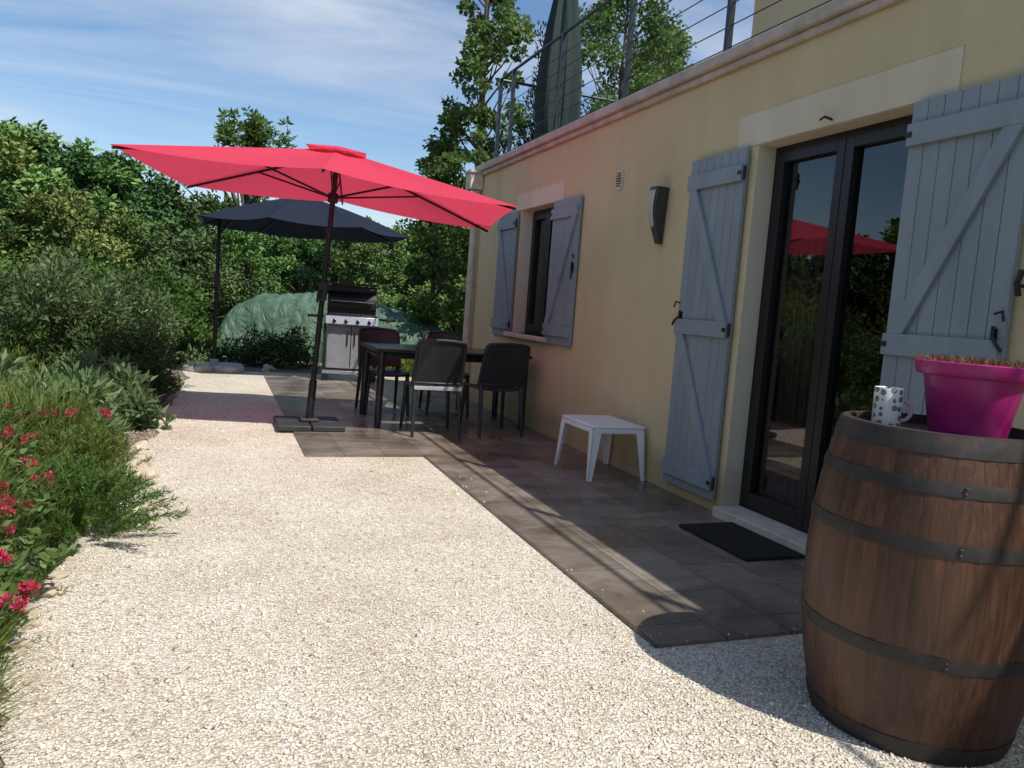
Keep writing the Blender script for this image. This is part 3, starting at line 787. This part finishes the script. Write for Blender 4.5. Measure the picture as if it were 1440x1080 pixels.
b.add(vs,fs); o=b.obj("tarpaulin_covered_car",tarpmat(),angle=180); o.location=(2.35,14.9,0); o.rotation_euler=(0,0,math.radians(-18))

# ---------------------------------------------------------------- vegetation
GR1=foliage("leaf_green",[(0,(.028,.06,.012)),(.5,(.075,.145,.027)),(1,(.15,.24,.055))],0,vary=1)
GR2=foliage("leaf_yellowgreen",[(0,(.04,.07,.012)),(.5,(.115,.17,.032)),(1,(.21,.26,.065))],0,vary=1)
GR3=foliage("leaf_dark",[(0,(.018,.04,.012)),(.5,(.05,.10,.024)),(1,(.10,.165,.048))],0,vary=1)
GR1N=foliage("leaf_green_near",[(0,(.04,.08,.015)),(.5,(.085,.165,.032)),(1,(.15,.25,.06))],.3)
GR2N=foliage("leaf_yellowgreen_near",[(0,(.06,.09,.014)),(.5,(.13,.19,.036)),(1,(.21,.265,.07))],.3)
GR3N=foliage("leaf_dark_near",[(0,(.018,.04,.011)),(.5,(.045,.09,.022)),(1,(.09,.15,.045))],.2)
OLV=foliage("leaf_olive",[(0,(.04,.07,.02)),(.5,(.095,.15,.052)),(1,(.19,.25,.115))],.2)
SAGE=foliage("leaf_sage",[(0,(.07,.12,.045)),(.5,(.15,.235,.095)),(1,(.26,.35,.19))],.25)
POPL=foliage("leaf_poplar",[(0,(.045,.085,.018)),(.5,(.095,.165,.038)),(1,(.17,.245,.075))],.35)
CYP=foliage("leaf_cypress",[(0,(.01,.022,.008)),(1,(.035,.06,.02))],0)
BARK=simple("bark",(.10,.075,.05),.9,var=.35,scale=12,bs=.7,bscale=25)

def tree_variant(seed,H,rad,base,mat,ncl=55,nl=8000,Ln=.15,W=.1,clr=(.32,.62),slim=1.0,point=0):
    rg=np.random.default_rng(seed)
    C=[];R=[]
    for i in range(ncl):
        d=unit(rg.normal(size=(1,3)))[0]; q=rg.uniform(.35,1)**.6
        zc=(H+base)/2; hz=(H-base)/2
        c=np.array([d[0]*rad*q*slim,d[1]*rad*q*slim,zc+d[2]*hz*q])
        c[:2]*= 1.0-(.25+point)*(c[2]-zc)/hz
        C.append(c+rg.normal(size=3)*.13*rad); R.append(rg.uniform(*clr)*rad*.55)
    for i in range(9):
        a=rg.uniform(0,6.28); q=rg.uniform(0,.7)*rad
        for k in range(3): C.append(np.array([q*math.cos(a),q*math.sin(a),H*(.9+.055*k)+rg.normal()*.06-q*.25])); R.append(rad*(.16-.035*k))
    C=np.array(C);R=np.array(R)
    lm=leafmesh("crown",C,R,nl,Ln,W,mat,rg,shell=.3,clw=.62)
    b=MB(); top_=base+(H-base)*.75
    tp=[(0,0,-.1)]
    for k in range(1,7): tp.append((rg.normal()*.05*rad,rg.normal()*.05*rad,top_*k/6))
    b.tube(tp,[.028*H*(1-.13*k) for k in range(7)],8)
    for i in range(0,ncl,2):
        c=C[i]; z0=max(base*.6,c[2]*.55); k=min(5,int(z0/top_*6)); a=Vector(tp[k]).lerp(Vector(tp[k+1]),.5); a.z=max(a.z,.2)
        m_=a.lerp(Vector(c),.5)+Vector((rg.normal()*.1,rg.normal()*.1,.1)); b.tube([a,m_,Vector(c)],[.010*H,.006*H,.002*H],5,caps=False)
    o=b.obj("trunk_tmp",BARK); tm=o.data; bpy.data.objects.remove(o)
    return lm,tm
def place(name,var,loc,sc,rz):
    e=empty(name,loc,(0,0,rz)); e.scale=(sc,sc,sc) if not hasattr(sc,'__len__') else sc
    add_obj("crown",var[0],e); add_obj("trunk",var[1],e); return e
va=[tree_variant(21,5.0,2.0,.4,GR1,70,12500,.155,.09,(.22,.5)),tree_variant(22,5.0,1.6,.3,GR2,65,11500,.15,.085,(.2,.48)),tree_variant(23,5.0,2.1,.3,GR3,75,12500,.15,.09,(.22,.52)),tree_variant(24,5.0,1.35,.5,GR1,60,9500,.16,.09,(.22,.5),slim=.9,point=.3)]
rg=random.Random(4)
for q,Y,H in [(-.36,15.5,2.9),(-.31,17.5,3.6),(-.27,16.0,2.8),(-.235,18.5,3.9),(-.19,19.5,4.2),(-.16,16,2.7),(-.13,20,4.0),(-.10,17,2.5),(-.07,21,3.7),(-.04,16,2.2),(-.01,21,3.4),(.03,18,2.6),(.07,22,3.4),(.10,18.5,2.5),(.14,21,3.0),(.18,18,2.5),(.215,21,3.1),(.25,19,2.7),(.29,21,3.5),(.34,20,3.6),(.40,22,4.2),(.46,24,4.6),(.54,24,4.6),
              (-.44,15,3.2),(-.52,14,3.4),(-.62,13,3.8),(-.34,25,4.5),(-.27,25,4.5),(-.215,26,5.2),(-.165,27,4.6),(-.115,27,4.9),(-.05,28,4.0),(.05,29,4.2),(.16,28,3.8),(.26,28,4.2),(-.8,12,4.5)]:
    place("deciduous_tree",va[rg.randrange(4)],(q*Y,Y,-.05),(H/5*rg.uniform(1.05,1.4),H/5*rg.uniform(1.05,1.4),H/5),rg.uniform(0,6.28))
for x,y,H in[(-6,4,4.2),(-6.5,7,4.0),(-6.5,.5,4.5),(-5,-4,5),(1,-10,5)]:
    place("deciduous_tree",va[rg.randrange(4)],(x,y,-.05),(H/5*1.2,H/5*1.2,H/5),rg.uniform(0,6.28))
tv=tree_variant(31,6.0,1.3,2.2,POPL,60,3600,.16,.07,(.12,.3)); place("young_ash_tree",tv,(.75,23.5,0),(1.15,1.15,1.0),0)
def poplar(seed,H,rad,n=9500,ncl=95,base=.6):
    rg=np.random.default_rng(seed); C=[];R=[]
    b=MB(); b.tube([(0,0,-.1),(.03,0,H*.4),(-.02,.03,H*.75),(0,0,H*.97)],[.10,.075,.04,.01],9)
    for i in range(ncl):
        z=base+(H-base)*rg.uniform(0,1)**.9; t=(z-base)/(H-base); rr=rad*(.55+.6*math.sin(math.pi*min(1,t*.9+.1)))*(1-.55*t**3)
        a=rg.uniform(0,6.28); q=rg.uniform(.25,1)
        c=np.array([rr*q*math.cos(a),rr*q*math.sin(a),z]); C.append(c); R.append(rg.uniform(.16,.34)*rad*.8)
        z0=max(.3,z-rr*q*1.3); b.tube([(0,0,z0),(c[0]*.5,c[1]*.5,z0+(z-z0)*.4),tuple(c)],[.022,.014,.004],5,caps=False)
    C=np.array(C);R=np.array(R)
    lm=leafmesh("crown",C,R,n,.10,.08,POPL,rg,shell=.2,upb=-.1)
    o=b.obj("t",BARK); tm=o.data; bpy.data.objects.remove(o); return lm,tm
pv=poplar(41,8.6,1.0,13500,130); pv2=poplar(42,9.4,1.9,19000,150,1.5)
place("poplar_tree",pv,(4.30,13.6,0),1,0); place("poplar_tree",pv,(3.95,14.8,-2.6),(.9,.9,.8),2)
place("poplar_tree",pv2,(8.6,16.5,0),1,1.0); place("poplar_tree",pv2,(11.5,20,0),(1.1,1.1,.98),2.6)
rg2=np.random.default_rng(50)
C=[(rg2.normal()*.1,rg2.normal()*.1,z) for z in np.linspace(.3,6.3,40)]; R=[.42*(1-((z[2]-2.2)/4.4)**2*.85) if z[2]>2.2 else .42 for z in C]
cy_=empty("cypress_tree",(5.35,13.4,0)); add_obj("crown",leafmesh("crown",C,[max(.07,q) for q in R],9000,.1,.035,CYP,rg2,shell=.6,squash=1.6,upb=1.5,jit=.4),cy_)
b=MB(); b.cyl((0,0,-.1),(0,0,5.5),.09,.02); b.obj("trunk",BARK,cy_)

rg3=np.random.default_rng(60); C=[];R=[]
for i in range(420):
    a=rg3.uniform(-1.5,1.5)+.2; d=rg3.uniform(42,70); h=rg3.uniform(.5,4.8 if a<.1 else 3.8)
    C.append((math.sin(a)*d,math.cos(a)*d,h)); R.append(rg3.uniform(1.4,2.6))
add_obj("distant_tree_line",leafmesh("distant_tree_line",C,R,50000,.6,.42,GR1N,rg3,shell=.6))

def shrub(name,blobs,n,Ln,W,mat,seed,squash=.8,upb=.5,jit=.7,clr=(.22,.4),ncl=26,shell=.3):
    rg=np.random.default_rng(seed); C=[];R=[]
    for x,y,rx,h in blobs:
        for i in range(ncl):
            d=unit(rg.normal(size=(1,3)))[0]; d[2]=abs(d[2]); q=rg.uniform(.45,1)
            rr=rg.uniform(*clr)*min(rx,h)
            C.append((x+d[0]*(rx-rr*.6)*q,y+d[1]*(rx-rr*.6)*q,max(rr*.3,d[2]*(h-rr*.8)*q))); R.append(rr)
    return add_obj(name,leafmesh(name,C,R,n,Ln,W,mat,rg,shell=shell,squash=squash,upb=upb,jit=jit))
shrub("olive_shrub",[(-1.5,8.7,1.0,1.62),(-2.7,8.6,1.2,1.75),(-.85,9.6,.75,1.4)],34000,.075,.024,OLV,70,ncl=44,clr=(.16,.3))
shrub("evergreen_shrub",[(-.85,8.3,.5,.85),(-.75,9.0,.4,.75)],9000,.045,.022,GR3N,71)
shrub("evergreen_shrub",[(-.3,12.8,.5,.6),(.5,13.0,.55,.7),(1.1,12.9,.6,.75),(-1.3,12.3,.8,1.1)],12000,.06,.03,GR3N,72)
shrub("evergreen_shrub",[(2.9,12.4,.35,.35),(3.5,12.3,.4,.45)],5000,.06,.025,GR2N,73)
shrub("laurel_bush",[(-3.8,11.5,1.6,2.2),(-5.2,10,1.6,2.2)],17000,.10,.05,GR2N,74,ncl=45)
shrub("laurel_bush",[(-2.2,12.8,1.3,2.0),(-.9,14.6,1.1,1.6)],14000,.09,.05,GR1N,79,ncl=45)
shrub("golden_privet_shrub",[(-5.0,13.0,1.1,2.4),(-6.2,14.5,1.2,2.6)],14000,.08,.045,foliage("leaf_golden",[(0,(.10,.12,.015)),(.5,(.22,.25,.035)),(1,(.34,.36,.07))],.25),68,ncl=60,clr=(.16,.32))
shrub("sage_plant",[(-.72,6.95,.36,.52),(-.95,6.35,.38,.54),(-.9,7.5,.35,.6),(-1.35,6.9,.4,.65)],6500,.12,.036,SAGE,75,upb=.7,ncl=22)
shrub("euphorbia_plant",[(-1.7,6.1,.55,.75),(-2.3,6.6,.6,.9),(-1.6,7.4,.5,.75)],11000,.06,.012,GR2N,76,upb=1.2,jit=.5)
shrub("bed_foliage",[(-1.35,5.2,.5,.5),(-1.15,5.8,.38,.42),(-1.6,4.6,.5,.6),(-1.3,3.6,.5,.5),(-1.2,2.7,.4,.45),(-.95,2.2,.25,.25)],15000,.055,.02,GR1N,77,upb=.9)

def blades(name,centers,n,h,spread,wd,mat,seed,droop=.35):
    rg=np.random.default_rng(seed); k=len(centers); c=np.array([(x,y) for x,y,_ in centers]); rr=np.array([q for _,_,q in centers]); idx=rg.integers(0,k,n)
    a=rg.uniform(0,6.28,n); q=np.sqrt(rg.uniform(0,1,n))*rr[idx]
    P=np.stack([c[idx,0]+q*np.cos(a),c[idx,1]+q*np.sin(a),np.zeros(n)],1)
    a2=a+rg.normal(size=n)*.5; sp=rg.uniform(.1,1,n)*spread; out=np.stack([np.cos(a2)*sp,np.sin(a2)*sp,np.zeros(n)],1)
    H=h*rg.uniform(.5,1.15,n)
    M_=P+out*.45*H[:,None]+np.array([0,0,1])*(H*.62)[:,None]
    T=P+out*(1.0+droop)*H[:,None]+np.array([0,0,1])*(H*(1-droop*sp))[:,None]
    S=np.stack([-np.sin(a2),np.cos(a2),np.zeros(n)],1)*wd
    V=np.stack([P-S*.6,P+S*.6,M_+S,M_-S,T+S*.1,T-S*.1],1).reshape(-1,3)
    F=np.array([[0,1,2,3],[3,2,4,5]])[None]+6*np.arange(n)[:,None,None]
    return add_obj(name,np_mesh(name,V,F.reshape(-1,4),4,np.repeat(rg.uniform(0,1,n),2),[mat]))
blades("grass_tuft",[(-.60,2.05,.10),(-.66,2.35,.12),(-.60,1.8,.1),(-.70,2.65,.12)],2000,.26,.6,.0025,GR2N,80)
blades("grass_tuft",[(-1.0,5.4,.25),(-1.5,6.0,.4),(-1.2,4.3,.3),(-1.0,3.3,.3)],2600,.55,.5,.003,GR2N,81)
blades("gravel_weeds",[(-.52,3.2,.02),(-.5,2.8,.02),(-.47,5.2,.02)],24,.035,1.2,.0025,GR1N,88)
def feather(name,x,y,rx,h,n,mat,seed):
    rg=np.random.default_rng(seed); ns_=160; P=[];D=[]
    for i in range(ns_):
        a=rg.uniform(0,6.28); s=rg.uniform(.15,1); top_=np.array([x+rx*s*math.cos(a)*1.15,y+rx*s*math.sin(a)*1.15,h*(1.08-.75*s*s)*rg.uniform(.8,1.1)]); b0=np.array([x+rx*.35*s*math.cos(a),y+rx*.35*s*math.sin(a),0])
        m=n//ns_; t=rg.uniform(.15,1,m)[:,None]; p_=b0+(top_-b0)*t+np.array([0,0,1])*(.12*h*np.sin(t*3.14)); dd=(top_-b0)/np.linalg.norm(top_-b0)
        P.append(p_); D.append(dd[None]*1.0+rg.normal(size=(m,3))*.55)
    P=np.concatenate(P);D=np.concatenate(D); V,F=leafgeo(P,D,.038,.005,rg)
    return add_obj(name,np_mesh(name,V,F,4,rg.uniform(0,1,len(P)),[mat]))
feather("santolina_plant",-.58,3.9,.42,.33,20000,GR1N,83)
feather("santolina_plant",-.66,4.6,.36,.38,14000,GR2N,84)
FLW=foliage("valerian_flower",[(0,(.36,.02,.045)),(.5,(.56,.045,.10)),(1,(.70,.13,.20))],.3)
STM=foliage("valerian_leaf",[(0,(.055,.10,.024)),(.5,(.12,.20,.055)),(1,(.19,.28,.10))],.3)
def valerian(cx_,cy__,seed,nst=26,h=.5,rad=.28,fl=.35):
    rg=np.random.default_rng(seed); e=empty("red_valerian",(cx_,cy__,0)); P=[];D=[];LL=[];FP=[];FD=[]
    b=MB()
    for i in range(nst):
        a=rg.uniform(0,6.28); s=rg.uniform(.1,1); hh=h*rg.uniform(.6,1.1)*(1-.25*s)
        p0=np.array([math.cos(a)*rad*.4*s,math.sin(a)*rad*.4*s,0]); p1=np.array([math.cos(a)*rad*s*1.2,math.sin(a)*rad*s*1.2,hh])
        b.tube([tuple(p0),tuple((p0+p1)/2+np.array([0,0,.04])),tuple(p1)],[.0035,.003,.002],5,caps=False)
        for k in range(9):
            t=.15+.75*k/9; pp=p0+(p1-p0)*t+np.array([0,0,.04*math.sin(t*3.14)])
            for s2 in(0,1,2): 
                aa=rg.uniform(0,6.28); P.append(pp); D.append((math.cos(aa),math.sin(aa),.5)); LL.append(.075*(1-.4*t))
        if rg.uniform()<fl:
            for q in range(rg.integers(1,4)):
                off=rg.normal(size=3)*np.array([.022,.022,.018])*(q>0); sz=rg.uniform(.7,1.2)
                m=55; d=unit(rg.normal(size=(m,3))); FP.append(p1+off+d*rg.uniform(.2,1,(m,1))*np.array([.022,.022,.014])*sz+np.array([0,0,.01])); FD.append(d+np.array([0,0,.4]))
    V,F=leafgeo(np.array(P),np.array(D,float),np.array(LL),.024,rg,fold=.08); add_obj("leaves",np_mesh("leaves",V,F,4,rg.uniform(0,1,len(P)),[STM]),e)
    b.obj("stems",GR2N,e)
    if FP:
        FP=np.concatenate(FP);FD=np.concatenate(FD); V,F=leafgeo(FP,FD,.013,.010,rg); add_obj("flowers",np_mesh("flowers",V,F,4,rg.uniform(0,1,len(FP)),[FLW]),e)
for i,(x,y,h) in enumerate([(-.95,4.75,.5),(-.85,4.1,.44),(-1.15,4.3,.5),(-.85,3.45,.42),(-1.05,3.0,.5),(-.74,3.1,.36),(-.70,2.75,.32),(-1.25,3.7,.55),(-1.2,5.3,.5),(-.9,5.3,.42),(-.78,3.75,.44)]):
    valerian(x,y,190+i,30,h,fl=.24)
rg=np.random.default_rng(99); n=190
Y=1.3+rg.uniform(0,1,n)**1.3*7; X=-.55+rg.uniform(0,1,n)**2.2*2.0
P=np.stack([X,Y,np.full(n,.007)],1); D=np.stack([rg.normal(size=n),rg.normal(size=n),np.full(n,.12)],1)
V,F=leafgeo(P,D,.02,.008,rg,fold=.05); LIT=foliage("dry_leaf",[(0,(.12,.07,.04)),(.6,(.28,.18,.10)),(1,(.16,.18,.07))],0)
V[:,2]=np.maximum(V[:,2],.005)
add_obj("leaf_litter",np_mesh("leaf_litter",V,F,4,rg.uniform(0,1,n),[LIT]))

# rocks
ROCK=simple("limestone_rock",(.52,.44,.33),.9,var=.3,scale=9,bs=.7,bscale=30)
def rock(x,y,s,seed):
    import bmesh
    bm=bmesh.new(); bmesh.ops.create_icosphere(bm,subdivisions=3,radius=1)
    for v in bm.verts:
        n_=mn.noise(v.co*1.1+Vector((seed*3.1,0,0)))*.5+mn.noise(v.co*2.7+Vector((0,seed,0)))*.2
        v.co*=1+n_; v.co=Vector((v.co.x*s[0],v.co.y*s[1],v.co.z*s[2]+s[2]*.35))
    me=bpy.data.meshes.new("rock"); bm.to_mesh(me); bm.free(); me.materials.append(ROCK)
    me.polygons.foreach_set("use_smooth",[True]*len(me.polygons)); me.set_sharp_from_angle(angle=math.radians(25))
    o=add_obj("limestone_rock",me,loc=(x,y,0)); o.rotation_euler=(0,0,seed)
for i,(x,y,s) in enumerate([(-.44,5.1,(.13,.11,.085)),(-.46,5.45,(.10,.08,.06)),(-.57,3.22,(.06,.045,.03)),(-.60,3.0,(.04,.05,.02)),(-.55,2.75,(.035,.03,.02)),(-.48,6.0,(.06,.08,.04)),(-.62,4.25,(.05,.04,.03)),(.75,12.05,(.12,.09,.07)),(-.56,2.92,(.03,.025,.02)),(-.56,3.4,(.04,.03,.02)),(-.6,2.35,(.03,.03,.02))]):
    rock(x,y,s,i+1)
